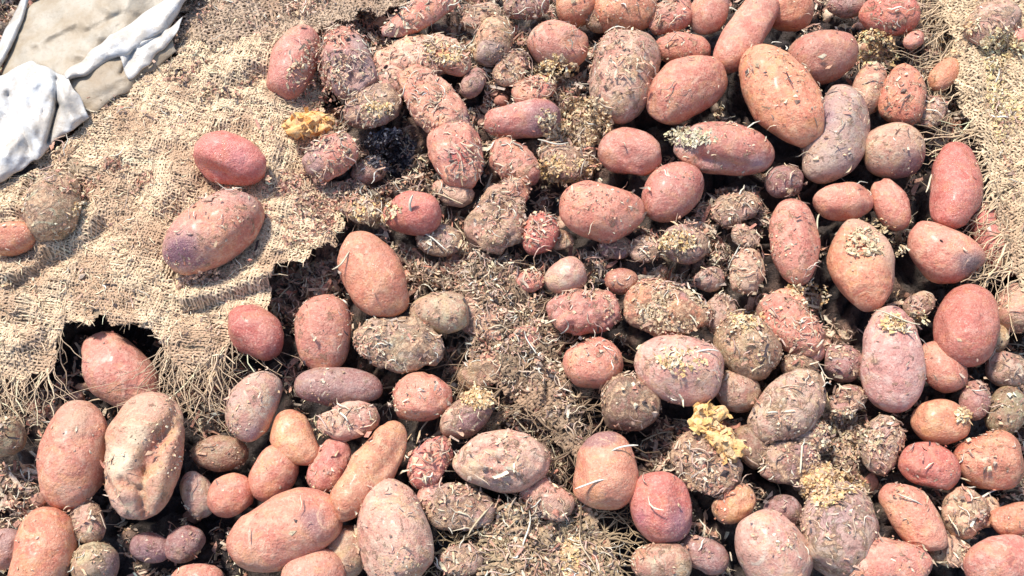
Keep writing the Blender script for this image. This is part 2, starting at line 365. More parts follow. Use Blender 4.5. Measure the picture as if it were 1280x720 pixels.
# x, y, length, width, angle (deg, image counter-clockwise), height of centre mm, colour, soil, form, label
# forms: s smooth, e egg, k kidney, w wrinkled, r rotten, m mushy
POT = [
 (290,201,94,66,-18,52,'rd',.15,'w','shiny pink potato with a white sheen lying on the sack, uppermost on the burlap'),
 (148,202,38,24,22,34,'br',.9,'r','small brown stub of potato half sunk in the pale burlap'),
 (68,257,92,68,78,38,'ol',1.0,'w','mud coated greenish tan potato on the burlap near the left edge'),
 (14,298,66,48,8,36,'om',.2,'s','bright orange potato cut off by the left edge, on the burlap'),
 (266,289,138,88,40,46,'sa',.55,'s','large speckled potato with a bruised purple lower end lying on the burlap'),
 (367,79,94,58,60,30,'sa',.3,'s','smooth salmon potato leaning left beside the frayed sack at the top'),
 (433,78,92,68,-76,28,'pk',.6,'r','pink potato with a rotting grey hole in its middle, near the top of the sack'),
 (525,18,110,42,30,26,'pk',.6,'r','long slumped pink potato running off the top edge left of centre'),
 (525,72,112,58,6,18,'pl',.8,'m','squashed pale pink potato under the long slumped one'),
 (566,76,48,40,-30,26,'om',.5,'r','small orange lump of rotten potato beside a dark hole'),
 (616,50,58,46,70,16,'tn',.8,'w','muddy tan potato between two dark gaps near the top'),
 (592,104,40,30,60,14,'pu',.6,'w','small dark purple potato deep beside the rotten pink skins'),
 (414,196,72,60,30,20,'sa',.85,'r','crusted salmon potato just below the orange pulp lump'),
 (465,136,76,56,10,24,'pu',1.0,'m','collapsed grey purple potato matted with shreds'),
 (545,136,124,60,-52,28,'sa',.85,'m','long burst potato with straw stuck on it, sloping down to the right'),
 (571,194,84,66,-70,22,'pk',.6,'r','burst potato with a red flesh patch above the white sprouting one'),
 (652,150,98,52,2,20,'pk',.45,'w','flat sagging pink potato left of the yellow mash'),
 (698,56,74,62,-12,18,'pk',.5,'s','rounded pink potato beside a deep black gap at the top'),
 (718,8,50,50,0,8,'om',.5,'s','small orange potato cut by the top edge beside the black gap'),
 (660,8,60,44,10,12,'pu',.8,'r','dark purple rotten potato cut by the top edge'),
 (783,12,78,66,10,12,'om',.6,'s','orange pink potato cut by the top edge above the dusty pale one'),
 (840,20,56,44,30,8,'pk',.8,'r','messy crusted pink potato between two clean ones at the top edge'),
 (889,12,56,48,70,12,'pk',.35,'s','short round pink potato cut by the top edge'),
 (934,38,112,56,56,24,'sa',.25,'s','slim salmon potato slanting up to the right at the top'),
 (778,96,110,90,82,22,'pl',.75,'e','broad dusty pale potato below the top edge, right of the black gap'),
 (852,62,72,46,4,6,'pk',.65,'s','half hidden pink potato behind the speckled slanting one'),
 (857,112,112,78,40,28,'sa',.35,'s','plump salmon potato slanting up to the right above the sunken grey pink one'),
 (977,118,144,88,-54,38,'om',.5,'s','biggest orange potato at the upper right with pale flakes at its lower tip'),
 (903,187,130,70,-4,22,'pk',.5,'k','sunken pink potato with a grey lilac rim under the plump slanting one'),
 (788,190,82,64,-14,22,'pk',.2,'w','glossy wrinkled pink potato touching the yellow mash'),
 (840,238,82,66,42,16,'pk',.4,'s','oval pink potato between the glossy wrinkled one and the shred litter'),
 (751,265,112,82,-4,26,'sa',.5,'s','large salmon potato lying level below the yellow mash'),
 (640,202,68,52,-50,14,'sa',.8,'m','mushy salmon potato left of the yellow mash'),
 (985,12,64,62,0,12,'om',.25,'s','orange potato cut by the top edge right of the slim slanting one'),
 (1112,20,72,54,0,12,'rd',.7,'w','dark red crusted potato cut by the top edge near the right'),
 (1028,72,86,72,24,14,'sa',.35,'s','rounded salmon potato tucked behind the biggest orange one'),
 (1042,170,118,76,72,20,'gr',.5,'k','dull grey lilac potato under the biggest orange one'),
 (1084,111,58,44,72,8,'tn',.45,'s','small tan potato behind the knobbly upright one'),
 (1127,119,72,54,82,16,'om',.7,'w','knobbly upright orange potato above the round brown one'),
 (1180,94,46,32,52,10,'om',.4,'s','small orange potato in the grey litter beside the right sack flap'),
 (1117,189,76,70,0,18,'tn',.5,'s','round tan brown potato left of the upright shiny pink one'),
 (1142,50,32,24,40,14,'sa',.5,'s','tiny pink potato chunk below the dark red crusted one'),
 (1193,232,118,62,82,24,'rd',.15,'s','upright shiny pink potato beside the right sack flap'),
 (1240,32,66,56,40,40,'gr',.9,'r','rotten grey pink potato lying on the right sack flap'),
 (1278,50,34,32,0,40,'pk',.5,'s','pink potato bit at the right edge on the sack flap'),
 (980,228,48,44,0,8,'pu',.7,'w','small dark speckled potato left of two short pink ones'),
 (1056,252,74,56,10,18,'sa',.2,'s','short smooth salmon potato above the mash topped one'),
 (1113,253,66,44,-66,14,'pk',.3,'s','narrow pink potato touching the short smooth salmon one'),
 (1241,296,106,46,-64,14,'rd',.35,'s','narrow red potato with a yellow crust edge tucked under the right flap'),
 (1179,315,104,70,-34,22,'pk',.25,'k','bent pink potato with a dark grey end'),
 (1272,385,60,54,80,12,'tn',.6,'s','tan potato half under the right flap'),
 (993,303,110,66,-82,20,'sa',.55,'s','upright salmon potato with flaky skin left of the mash topped one'),
 (1077,333,118,80,-86,22,'om',.35,'e','tall orange potato topped with pale mash'),
 (1208,408,108,76,76,28,'rd',.05,'s','bright clean red potato with wet highlights near the right edge'),
 (1116,448,128,80,-84,26,'pl',.45,'e','tall pale pink potato left of the bright clean red one'),
 (1178,460,70,52,-58,14,'pk',.4,'s','small pink potato pressed under the bright clean red one'),
 (1052,455,52,48,0,6,'pu',.8,'w','small dark muddy potato left of the tall pale one'),
 (990,408,96,60,-44,14,'sa',.8,'r','orange flesh potato half buried in pale shreds'),
 (935,432,92,76,-40,18,'tn',.95,'w','wet tan potato crusted with soil, right of the large flaky salmon one'),
 (920,488,60,46,-20,2,'gr',.6,'s','dull grey potato showing below the wet tan crusted one'),
 (986,508,112,72,40,16,'gr',.8,'w','brownish grey potato slanting up to the right in the litter'),
 (848,462,120,90,-14,26,'pl',.5,'s','large flaky salmon potato in the middle right of the heap'),
 (835,388,108,74,-10,18,'om',1.0,'m','collapsed orange potato covered in mash above the large flaky one'),
 (742,455,72,66,10,16,'sa',.6,'s','round salmon potato left of the large flaky one'),
 (731,388,86,58,4,16,'pk',.85,'m','torn pink potato full of crumbs above the round salmon one'),
 (708,346,54,46,20,18,'pl',.3,'s','small clean pale pink potato above the torn one'),
 (777,352,42,32,0,12,'pk',.5,'s','little pink potato beside the small clean pale one'),
 (788,505,78,76,0,10,'br',.95,'w','round brown mud crusted potato above the clean pointed orange one'),
 (856,304,62,54,-20,14,'gr',.85,'w','lumpy grey pink potato in the shred litter at centre right'),
 (887,350,42,34,20,8,'gr',.7,'w','small grey pink potato sunk in shreds'),
 (934,338,62,44,78,12,'tn',.7,'r','tan orange potato half covered by litter left of the upright flaky one'),
 (466,343,112,80,-60,34,'om',.12,'s','clean smooth orange potato standing out left of centre'),
 (515,265,74,56,-2,24,'rd',.35,'e','red potato with a short white sprout'),
 (550,391,78,54,-4,20,'tn',.55,'s','tan pink potato lying right of the clean smooth orange one'),
 (404,418,96,74,-84,12,'sa',.55,'e','upright salmon potato with crumbs on its top, below the dark litter'),
 (320,414,78,64,-40,8,'rd',.3,'s','red pink potato under the sack fringe'),
 (497,430,112,66,-14,18,'gr',1.0,'m','flattened grey lilac potato skin between two tan ones'),
 (424,485,114,52,-2,10,'pu',.45,'s','long dull purple pink potato lying level'),
 (526,496,84,62,2,14,'sa',.5,'w','wet salmon potato under the flattened grey skin'),
 (318,507,98,62,66,14,'gr',.5,'k','dusty pink potato with purple bruises beside the sack fringe'),
 (622,276,84,68,60,16,'tn',.9,'m','rotten tan potato matted with straw below the burst red one'),
 (675,290,54,46,70,12,'rd',.8,'r','small rotten red potato left of the large level salmon one'),
 (150,466,110,76,-45,-30,'pk',.35,'s','pink potato in the dark hollow under the sack edge'),
 (92,568,144,86,78,16,'om',.3,'s','large upright orange potato left of the collapsed cream one'),
 (181,569,168,100,82,22,'cr',.45,'H','collapsed cream potato with a deep fold in its loose skin'),
 (52,694,126,74,74,14,'om',.3,'s','orange potato cut by the bottom edge at the lower left'),
 (6,686,52,50,0,4,'sa',.3,'s','pink potato at the left edge near the bottom'),
 (110,652,56,42,-70,4,'gr',.8,'w','small pale muddy potato under the large upright orange one'),
 (118,708,64,60,80,2,'ol',.7,'s','olive tan potato cut by the bottom edge'),
 (275,568,68,44,0,-16,'br',.6,'s','dim brown potato deep below the sack fringe'),
 (246,620,62,42,-80,-12,'gr',.5,'s','small dim grey pink potato right of the collapsed cream one'),
 (291,620,58,54,0,-2,'sa',.3,'s','small round pink potato in the lower left gap'),
 (188,685,52,36,-15,-12,'pu',.5,'w','small purple brown potato below the collapsed cream one'),
 (231,681,48,42,60,-12,'pu',.5,'s','little purple potato with a pale spot at the lower left'),
 (341,592,78,60,62,2,'sa',.25,'s','smooth pink potato between the small round one and the orange lobed one'),
 (370,549,80,56,-58,10,'om',.25,'e','orange lobed potato above the smooth pink one'),
 (356,664,152,94,20,22,'sa',.25,'s','large smooth pink potato at the lower left'),
 (434,526,76,44,8,20,'pl',.85,'r','pale pink crumbly potato above the long orange one'),
 (410,582,70,42,70,8,'pk',.5,'r','squeezed pink potato left of the long orange one'),
 (462,588,152,62,57,24,'om',.3,'k','long finger shaped orange potato slanting up to the right'),
 (537,576,76,56,60,10,'pk',.6,'r','split pink potato right of the long orange one'),
 (586,519,80,48,40,14,'tn',.7,'w','tan potato under the yellow straw tuft'),
 (491,664,140,94,-76,24,'pl',.5,'e','large dusty pink potato at the bottom edge below the long orange one'),
 (432,690,76,60,80,0,'tn',.4,'s','pale tan potato squeezed between two large pink ones at the bottom'),
 (392,722,84,66,10,14,'sa',.3,'s','pink potato cut by the bottom edge under the large smooth one'),
 (246,724,70,40,0,4,'sa',.4,'s','sliver of pink potato at the bottom edge below the purple one'),
 (628,578,122,80,0,22,'pl',.6,'s','tan potato with ringed flaky skin at bottom centre'),
 (758,586,98,84,86,24,'om',.25,'e','clean pointed orange potato above a deep black gap'),
 (824,635,94,82,-84,20,'rd',.3,'s','rounded red purple potato right of the deep black gap'),
 (682,626,72,54,-40,8,'pk',.8,'m','torn pink skin of a potato below the ringed tan one'),
 (824,704,76,56,0,8,'tn',.6,'s','pinkish tan potato at the bottom edge under the red purple one'),
 (880,692,68,44,-30,4,'pu',.5,'w','purple pink potato cut near the bottom right of the black gap'),
 (884,584,92,76,-30,12,'tn',1.0,'m','rotten tan potato under the yellow fungus lump'),
 (918,630,56,42,40,4,'om',.5,'s','small orange pink potato below the rotten fungus bearing one'),
 (966,690,118,90,-60,16,'pl',.45,'s','pale pink potato with a curved rim at the bottom edge'),
 (1050,662,120,98,82,20,'gr',.8,'w','big purple tan potato with yellow mash on its shoulder'),
 (1141,646,110,62,-54,20,'sa',.45,'s','slanting salmon potato right of the mash shouldered one'),
 (1178,527,76,58,-16,16,'om',.3,'s','orange potato with a yellow crumb, uppermost of three stacked at right'),
 (1159,581,76,62,-12,18,'rd',.45,'w','red potato with flaky skin, middle of the three stacked at right'),
 (1236,577,84,76,10,16,'om',.5,'s','round orange tan potato right of the flaky red one'),
 (1218,498,52,38,80,12,'pu',.6,'w','small purple pink potato between two orange ones at the right'),
 (1256,514,62,48,70,6,'br',.6,'s','brown purple potato at the right edge'),
 (1206,641,60,54,70,14,'tn',.85,'w','crusted tan potato below the round orange tan one'),
 (1268,648,66,44,6,12,'om',.4,'s','orange potato cut by the right edge near the bottom'),
 (1108,708,122,76,-4,22,'pk',.5,'s','wide pink potato cut by the bottom edge at the right'),
 (1254,706,96,74,20,18,'pk',.3,'s','pink red potato in the bottom right corner'),
 (1260,462,58,46,-20,8,'gr',.7,'s','grey potato at the right edge below the clean red one'),
 (1104,556,78,48,80,8,'gr',.9,'r','grey lilac rotten potato in the litter left of the three stacked ones'),
 (976,640,48,42,0,2,'pu',.7,'w','small dark purple potato left of the mash shouldered one'),
 (575,700,60,40,10,6,'gr',.95,'m','grey clump of rotten potato at the bottom edge left of the lower burlap'),
 (745,20,44,34,-60,0,'br',.7,'w','small brown potato in the black gap at the top'),
 (1058,8,50,30,0,-4,'pu',.6,'w','purple shaded potato behind shreds at the top edge'),
 (1018,600,60,40,10,-4,'gr',.8,'w','dim grey potato in the dark gap above the mash shouldered one'),
 (940,560,60,44,-60,-4,'br',.6,'s','dim brown potato right of the yellow fungus lump'),
 (700,200,60,40,-30,10,'tn',.9,'m','tan rotten potato buried under the yellow mash'),
 (462,214,46,32,20,-8,'pu',.8,'w','dark potato sunk in the black wet pocket left of centre top'),
 (1000,455,50,36,20,2,'br',.8,'w','brown muddy potato below the half buried orange flesh one'),
 (550,300,56,40,0,6,'gr',.95,'m','grey rotten lump under straw shreds right of the clean smooth orange one'),
 (1008,436,50,42,-40,6,'pk',.5,'s','pink potato end below the half buried orange flesh one'),
 (978,384,58,42,20,8,'sa',.75,'m','torn salmon potato flesh just above the half buried orange flesh one'),
 (985,578,76,50,10,4,'gr',.9,'m','matted grey pink lump of potato above the purple one beside the dark gap'),
 (1012,543,52,40,-20,8,'gr',.85,'m','grey lump of potato in the pale shreds right of the slanting brownish one'),
 (1060,500,46,36,30,4,'gr',.8,'m','grey pink lump under the pale shreds below the dark muddy one'),
 (918,262,56,42,30,0,'gr',.9,'m','grey lump of potato in the litter right of the oval pink one'),
 (932,296,40,32,-30,0,'gr',.8,'m','small grey lump of potato left of the upright flaky salmon one'),
 (808,312,44,40,0,4,'gr',.9,'m','grey knobbly lump of potato left of the lumpy grey pink one'),
 (770,308,44,34,10,2,'tn',.9,'m','tan lump of rotten potato under the large level salmon one'),
 (900,392,50,38,70,4,'gr',.8,'m','grey pink lump right of the collapsed orange one'),
 (662,352,38,30,10,6,'pk',.7,'r','little pinkish lump left of the small clean pale pink one'),
 (604,400,64,50,-50,4,'tn',.9,'m','tan crumbly lump of potato right of the tan pink lying one'),
 (648,430,56,44,60,2,'pk',.9,'m','mud smeared pinkish lump on the brown burlap strip'),
 (604,462,60,44,20,2,'tn',.9,'m','tan rotten lump above the yellow straw tuft'),
 (572,632,84,56,-10,6,'gr',.95,'m','dark rimmed grey rotten lump below the ringed tan one'),
 (540,620,40,32,70,2,'pl',.7,'r','pale pink scrap of potato between the split pink and the dusty pink ones'),
 (655,600,60,34,-30,6,'pk',.7,'m','pink rag of potato skin under the ringed tan one'),
 (640,85,54,40,60,8,'tn',.85,'m','tan crushed lump left of the rounded pink one at the top'),
 (668,112,56,38,20,10,'sa',.75,'m','salmon crushed lump above the flat sagging pink one'),
 (492,100,60,44,-30,14,'pl',.8,'m','pale pink crushed lump above the collapsed grey purple one'),
 (600,20,54,36,10,10,'tn',.8,'m','tan crushed lump at the top edge left of the dark purple rotten one'),
 (566,240,52,32,-20,6,'pk',.8,'m','pinkish pulpy scrap right of the sprouting red one'),
 (640,244,56,42,40,14,'sa',.85,'r','salmon rotten lump stacked above the rotten tan one'),
 (352,300,52,38,20,8,'pl',.9,'m','pinkish crushed lump on the torn corner of the pale sack'),
 (450,262,52,34,-20,10,'tn',.9,'m','tan crushed lump above the clean smooth orange one'),
 (700,520,50,34,-60,0,'gr',.85,'m','grey brown lump right of the yellow straw tuft'),
 (702,300,34,28,0,2,'tn',.8,'m','small tan lump under the large level salmon one on its left'),
 (1165,140,40,30,60,6,'gr',.9,'m','grey lump in the litter beside the right sack flap'),
 (1150,380,40,30,30,-4,'gr',.8,'m','dim grey lump in the gap left of the clean red one'),
 (1235,640,40,30,70,4,'pl',.8,'m','pale flaky lump right of the crusted tan one'),
 (1190,690,56,40,-20,8,'tn',.85,'m','tan flaky lump between the two pink ones in the lower right corner'),
 (1240,425,40,34,60,2,'tn',.8,'w','tan potato peeping out right of the clean red one'),
 (2,545,52,60,80,6,'ol',.8,'w','olive crusted potato at the left edge beside the sack threads'),
]
GROOVE = {  # grooves and dents carved into the loose skins, photo pixels: x1,y1,x2,y2,width,depth mm
 'collapsed cream': [(212,535,178,590,9,-11), (196,545,168,585,7,-7), (178,585,182,650,5,-7), (150,600,172,612,5,-6), (172,612,176,635,4,-6), (155,616,156,617,11,5),
                     (215,545,190,640,10,5), (140,540,190,535,16,5), (228,500,210,540,8,-4), (130,600,150,632,6,-4)],
 'rotting grey hole': [(425,75,440,95,10,-12), (412,62,420,70,6,5)],
 'sunken pink potato with a grey': [(850,165,880,205,12,-7), (880,200,930,212,10,-4)],
 'long finger': [(452,545,462,548,5,-4), (500,560,470,600,8,-2)],
 'ringed flaky': [(600,560,650,556,4,-3), (650,556,672,580,4,-3), (600,590,650,598,4,-3), (590,575,600,560,4,-3), (615,575,640,577,5,-3)],
 'split pink': [(530,560,545,592,5,-7)], 'wet salmon': [(535,470,552,500,4,-5), (510,510,540,512,4,3)],
 'glossy wrinkled': [(765,180,790,205,5,-4), (785,185,800,200,4,-4), (770,210,810,212,4,-3)],
 'wet tan potato crusted': [(915,425,940,445,9,-7), (940,445,935,465,6,-5)],
 'flaky skin, middle': [(1135,595,1175,603,4,-3)],
}
BLOTCH = {  # bruises and bare flesh: x,y,r,rgb,strength
 'bruised purple lower end': [(222,318,34,(.22,.09,.13),.9), (250,338,20,(.20,.09,.12),.8)],
 'collapsed cream': [(146,575,27,(.66,.54,.38),.9), (172,542,17,(.64,.52,.35),.85), (214,612,22,(.62,.38,.20),.8), (185,500,34,(.60,.33,.23),.9), (150,635,28,(.60,.36,.28),.8), (190,572,11,(.40,.18,.13),.8)],
 'rotting grey hole': [(428,78,18,(.30,.20,.20),1.0)],
 'grey lilac rim': [(850,170,26,(.42,.34,.33),.9), (890,222,24,(.40,.28,.32),.8), (950,210,18,(.40,.28,.32),.7)],
 'dark grey end': [(1212,330,22,(.17,.12,.12),.95)],
 'yellow crust edge': [(1262,330,18,(.62,.50,.24),.9), (1250,300,8,(.62,.50,.24),.6)],
 'grey lilac potato under': [(1020,140,36,(.30,.17,.22),.8), (1050,200,30,(.42,.32,.28),.6)],
 'red flesh patch': [(575,200,16,(.50,.10,.08),.9)],
 'red purple': [(850,655,26,(.24,.12,.17),.7), (800,650,18,(.52,.15,.20),.6)],
 'purple bruises': [(318,545,20,(.26,.15,.18),.8), (296,500,16,(.50,.30,.28),.5)],
 'orange lobed': [(398,520,14,(.24,.12,.12),.7)],
 'clean smooth orange': [(478,325,22,(.56,.20,.14),.6)],
 'smooth pink potato between': [(372,610,22,(.2,.1,.12),.6)],
 'large upright orange': [(95,525,26,(.50,.30,.20),.7)],
 'yellow crumb': [(1204,516,9,(.68,.60,.34),.9)],
 'shiny pink potato with a white': [(300,195,22,(.55,.22,.24),.6)],
 'mash on its shoulder': [(1040,640,40,(.34,.22,.23),.7)],
}
edge_ = np.clip(np.maximum((np.abs(XX) - .80) / .14, np.maximum((YY - .64) / .15, (-YY - .50) / .14)), 0, 1)
HB = HB * (1 - edge_) + (-.066 + .004 * N1(xyz(XX * 60, YY * 60, 1.))) * edge_
GAP = np.zeros_like(HB)
for r_ in POT:                                        # the muck has sunk away round every potato
    c_, s_ = math.cos(R(r_[4])), math.sin(R(r_[4])); u = (PXX - r_[0]) * c_ - (PYY - r_[1]) * s_; w_ = (PXX - r_[0]) * s_ + (PYY - r_[1]) * c_
    e_ = np.sqrt((u / (r_[2] / 2 + 5)) ** 2 + (w_ / (r_[3] / 2 + 5)) ** 2)
    GAP = np.maximum(GAP, np.clip(1.22 - e_, 0, .22) / .22 * (1.0 if r_[7] < .75 else .5))
HB -= .020 * GAP * (.55 + .9 * N1(xyz(XX * 45, YY * 45, 50.)).clip(-.5, .5))
HP = HB.copy(); DP = np.where(CREV, .06, 1.0) * (1 - .5 * GAP)     # composite top surface and how readily litter sits on it
POTD = []
def potato(row, idx):
    px, py, L, W, ang, hz, ck, dirt, form, label = row; dirt *= (.62 if form in 'mr' and ck in ('pk', 'sa', 'pl', 'rd') else .82)
    hz = hz * .001 + .004; L *= 1.0; W *= .97
    a = R(ang); c, s = math.cos(a), math.sin(a)
    A = at(px - c * L / 2, py + s * L / 2, hz); B = at(px + c * L / 2, py - s * L / 2, hz); O = at(px, py, hz)
    ax = B - A; half = np.linalg.norm(ax) / 2 * .97; ax /= np.linalg.norm(ax)
    g = np.random.default_rng(500 + idx)
    # slight nose-up or nose-down lie
    tiltz = g.normal(0, .12) if form in 'sek' else g.normal(0, .06)
    ax = ax + np.array([0, 0, tiltz]); ax /= np.linalg.norm(ax)
    depth = (O - CAM) @ FW
    hw = W / 2 * depth / F
    ay = np.cross([0, 0, 1], ax); ay /= np.linalg.norm(ay); az = np.cross(ax, ay)
    th = hw * (.92 if form in 'sekw' else .72 if form in 'rH' else .55)
    sub = 6 if form == 'H' else 5 if L * W > 7500 or form in 'mr' and L > 80 else 4 if L > 45 else 3
    v, f = ICO[sub]
    x = v[:, 0]; n = 1.7 if 'ringed flaky' in label else 2.25 + g.random() * .35
    rr = np.hypot(v[:, 1], v[:, 2]) + 1e-9
    rad = (np.clip(1 - np.abs(x) ** n, 0, 1)) ** (1 / n)
    rad = rad * .6 + rr * .4
    ty, tz = v[:, 1] / rr, v[:, 2] / rr
    tap = {'s': g.normal(0, .06), 'e': .16 * g.choice([-1, 1]), 'k': g.normal(0, .05)}.get(form, g.normal(0, .08))
    if 'pointed' in label: tap = -.20
    rad = rad * (1 + tap * x)
    bend = {'k': .22 * g.choice([-1, 1])}.get(form, g.normal(0, .04))
    if 'finger' in label: bend = .12
    if 'bent pink' in label: bend = .3
    P = np.stack([x * half, ty * rad * hw + bend * (x * x - .33) * hw, tz * rad * th], -1)
    if form != 'H':
        for e in range(4):                          # flats where it grew against stones or its neighbours
            fd = g.normal(0, 1, 3); fd /= np.linalg.norm(fd); lim = g.uniform(.80, .95)
            ex = np.clip((P / np.array([half, hw, th])) @ fd - lim, 0, None)
            P = P - (ex * .6)[:, None] * fd * np.array([half, hw, th])
    so = g.random(3) * 30
    q = P / .05 + so
    nrm = v * np.array([1 / half, 1 / hw, 1 / th]); nrm /= np.linalg.norm(nrm, axis=1, keepdims=True)
    d = .0038 * N1(q) + .0018 * N1(q * 2.3) + .0005 * N1(q * 6)
    amp = min(1.0, W / 70)
    if 'ringed flaky' in label:
        e_ = np.hypot(v[:, 0], v[:, 1] * .9) + .04 * N1(q * 1.5)
        d += .0011 * np.abs(np.sin(e_ * 17)) * (v[:, 2] > 0)
    if form == 'w':
        d += amp * (.0012 * ridge(q * np.array([1.2, 3, 3]), 3) + .0012 * N1(q * 3))
    if form == 'r':
        d += amp * (.0040 * fbm(q * 1.3, 2) + .0018 * ridge(q * 2.6, 3))
    if form == 'm':
        d += amp * (.0055 * fbm(q * 1.5, 2) + .0034 * ridge(q * 2.4, 3) + .0012 * fbm(q * 9, 2))
    if form == 'H':
        d += .0010 * fbm(q * 2.2, 3) + .0006 * ridge(q * 3.5, 3)
    for e in range(int(3 + g.integers(0, 5))):      # eyes
        ev = g.normal(0, 1, 3); ev[2] = abs(ev[2]); ev /= np.linalg.norm(ev)
        dd = np.linalg.norm((v - ev) * np.array([half, hw, th]), axis=1)
        d += -.0016 * np.exp(-(dd / .0032) ** 2) + .0006 * np.exp(-((dd - .0052) / .0022) ** 2) * (v[:, 0] > ev[0])
    P = P + nrm * (d * (1 if W > 40 else .6))[:, None]
    Wp = O + P[:, :1] * ax + P[:, 1:2] * ay + P[:, 2:] * az
    Wn = nrm[:, :1] * ax + nrm[:, 1:2] * ay + nrm[:, 2:] * az
    upper = np.clip(Wn[:, 2] * 3, 0, 1)
    vx, vy = pix(Wp)
    for key, gl in GROOVE.items():
        if key in label:
            for x1, y1, x2, y2, w, h in gl:
                dx, dy = x2 - x1, y2 - y1; t = np.clip(((vx - x1) * dx + (vy - y1) * dy) / (dx * dx + dy * dy), 0, 1)
                dd = np.hypot(vx - x1 - t * dx, vy - y1 - t * dy)
                Wp = Wp + Wn * (h * .001 * np.exp(-(dd / w) ** 2) * upper)[:, None]
    tint = np.zeros((len(Wp), 4)); tint[:, :3] = C_[ck]
    # own bruises
    if form in 'rm' or g.random() < .35:
        bn = N1(q * .9 + 11); m = np.clip((bn - .25) * 3, 0, .75)
        tint[:, :3] = [(.24, .13, .14), (.50, .34, .24), (.34, .24, .22)][g.integers(0, 3)]; tint[:, 3] = m
    for key, bl in BLOTCH.items():
        if key in label:
            for bx, by, br, rgb, st in bl:
                dd = np.hypot(vx - bx, vy - by) + 7 * N1(q * 3 + 5) + 3 * N1(q * 9)
                m = (st * np.clip(1.5 - 1.2 * dd / br, 0, 1) * upper)[:, None]
                tint[:, :3] = tint[:, :3] * (1 - m) + np.array(rgb) * m
                tint[:, 3] = np.maximum(tint[:, 3], m[:, 0])
    mat = M_WET if (dirt <= .2 or 'wet' in label or 'gloss' in label) else M_MATT if dirt > .5 or form == 'H' else M_POT
    name = 'rotten_potato' if form in 'mr' else 'potato'
    o = obj(name, Wp, f, mat, tint=tint, origin=O)
    jit = 1 + g.normal(0, .03, 3) * np.array([1, 1, 1.0])
    col = np.array(C_[ck]) * (1 + g.normal(0, .07)) * jit
    o.color = (*np.clip(col, .02, .9), dirt)
    tag(o, label, 'potato', 'potatoes in the rotting heap')
    # crust of crumbs and skin flakes stuck on the potato
    nf = int(max(0, dirt - .22) * L * W / 15 * (1.1 if form in 'mr' else 1))
    if nf > 12:
        cand = np.nonzero(Wn[:, 2] > -.1)[0]
        w = np.clip(.12 + 2.0 * N1(q[cand] * 1.2 + 20) + 1.2 * N1(q[cand] * 4), .0, None) ** 1.6 + 1e-4
        ii = g.choice(cand, nf, p=w / w.sum())
        pp = Wp[ii] + g.normal(0, .0008, (nf, 3)); nn = Wn[ii]
        h1 = nf // 2
        pal = (PAL_PINK + PAL_MIX[:2]) if form in 'mr' else [p_ for p_ in PAL_MIX if p_[0] > .3] + [tuple(np.array(C_[ck]) * 1.1)] * 3
        V1, T1 = flakes(pp[:h1], nn[:h1], .002 + .006 * g.random(h1) ** 2, .001 + .0018 * g.random(h1), g, .14, .5, .1)
        V2, T2 = crumbs(pp[h1:], nn[h1:], .0013 + .0026 * g.random(nf - h1) ** 2, g, .6)
        T1t = np.concatenate([T1[:, [0, 1, 2]], T1[:, [0, 2, 3]]])
        cr = obj('dirt_crust', np.concatenate([V1, V2]), np.concatenate([T1t, T2 + len(V1)]), M_CRUST, parent=None,
                 tint=pick(pal, nf, g, 6), smooth=False, origin=O, kind='stuff')
        cr.parent = o; cr.location = (0, 0, 0)
    if 'short white sprout' in label:
        g2 = np.random.default_rng(3)
        b0 = at(513, 258, hz + .026)[None]
        V, T = strands(b0, np.array([[0, -1., .3]]), np.array([.036]), np.array([.0022]), g2, .35, 0, 9, head=np.array([[-.05, .45, .8]]))
        sp = obj('sprout', V, T, M_STRAW, tint=np.tile([.78, .72, .55], (len(V), 1)), origin=O); sp.parent = o; sp.location = (0, 0, 0)
    # composite height raster
    R_ = half + .01
    i0, i1 = np.searchsorted(GX, [O[0] - R_, O[0] + R_]); j0, j1 = np.searchsorted(GY, [O[1] - R_, O[1] + R_])
    if i1 > i0 and j1 > j0:
        xx, yy = XX[i0:i1, j0:j1] - O[0], YY[i0:i1, j0:j1] - O[1]
        u = (xx * ax[0] + yy * ax[1]) / half; w_ = (xx * ay[0] + yy * ay[1]) / hw
        k = 1 - np.abs(u) ** n - w_ ** 2
        zt = O[2] + np.sqrt(np.clip(k, 0, 1)) * th + u * half * ax[2]
        m = (k > 0.02) & (zt > HP[i0:i1, j0:j1])
        HP[i0:i1, j0:j1][m] = zt[m]
        DP[i0:i1, j0:j1][m] = {True: .26, False: max(.006, (dirt - .3) * .30)}[form in 'mr']
    return o

# ------------------------------------------------------------------ ground under everything
st = 1
Xg, Yg = XX[::st, ::st], YY[::st, ::st]; Zg = HB[::st, ::st]
ni, nj = Xg.shape
I = np.arange(ni * nj).reshape(ni, nj)
Q = np.stack([I[:-1, :-1], I[1:, :-1], I[1:, 1:], I[:-1, 1:]], -1).reshape(-1, 4)
lit = litter(PXX, PYY); rich_shade = np.clip((lit - .25) * 1.8, 0, .8) * np.where(CREV, .2, 1)  # litter cover, cut in the creases to paint shade there
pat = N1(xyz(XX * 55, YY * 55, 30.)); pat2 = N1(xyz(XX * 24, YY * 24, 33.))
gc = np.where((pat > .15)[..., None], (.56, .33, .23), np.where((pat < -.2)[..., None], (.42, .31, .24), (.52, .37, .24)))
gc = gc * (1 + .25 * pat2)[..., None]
rich_shade = rich_shade * np.clip(.25 + 1.6 * BIL, 0, 1) * (1 - .7 * GAP)  # shade between lumps and round the potatoes goes into the ground colour
gc = np.array([.035, .028, .030]) * (1 - rich_shade[..., None]) + gc * rich_shade[..., None]
gr = obj('ground', xyz(Xg, Yg, Zg).reshape(-1, 3), Q, M_SOIL, tint=gc.reshape(-1, 3)); gr['kind'] = 'structure'
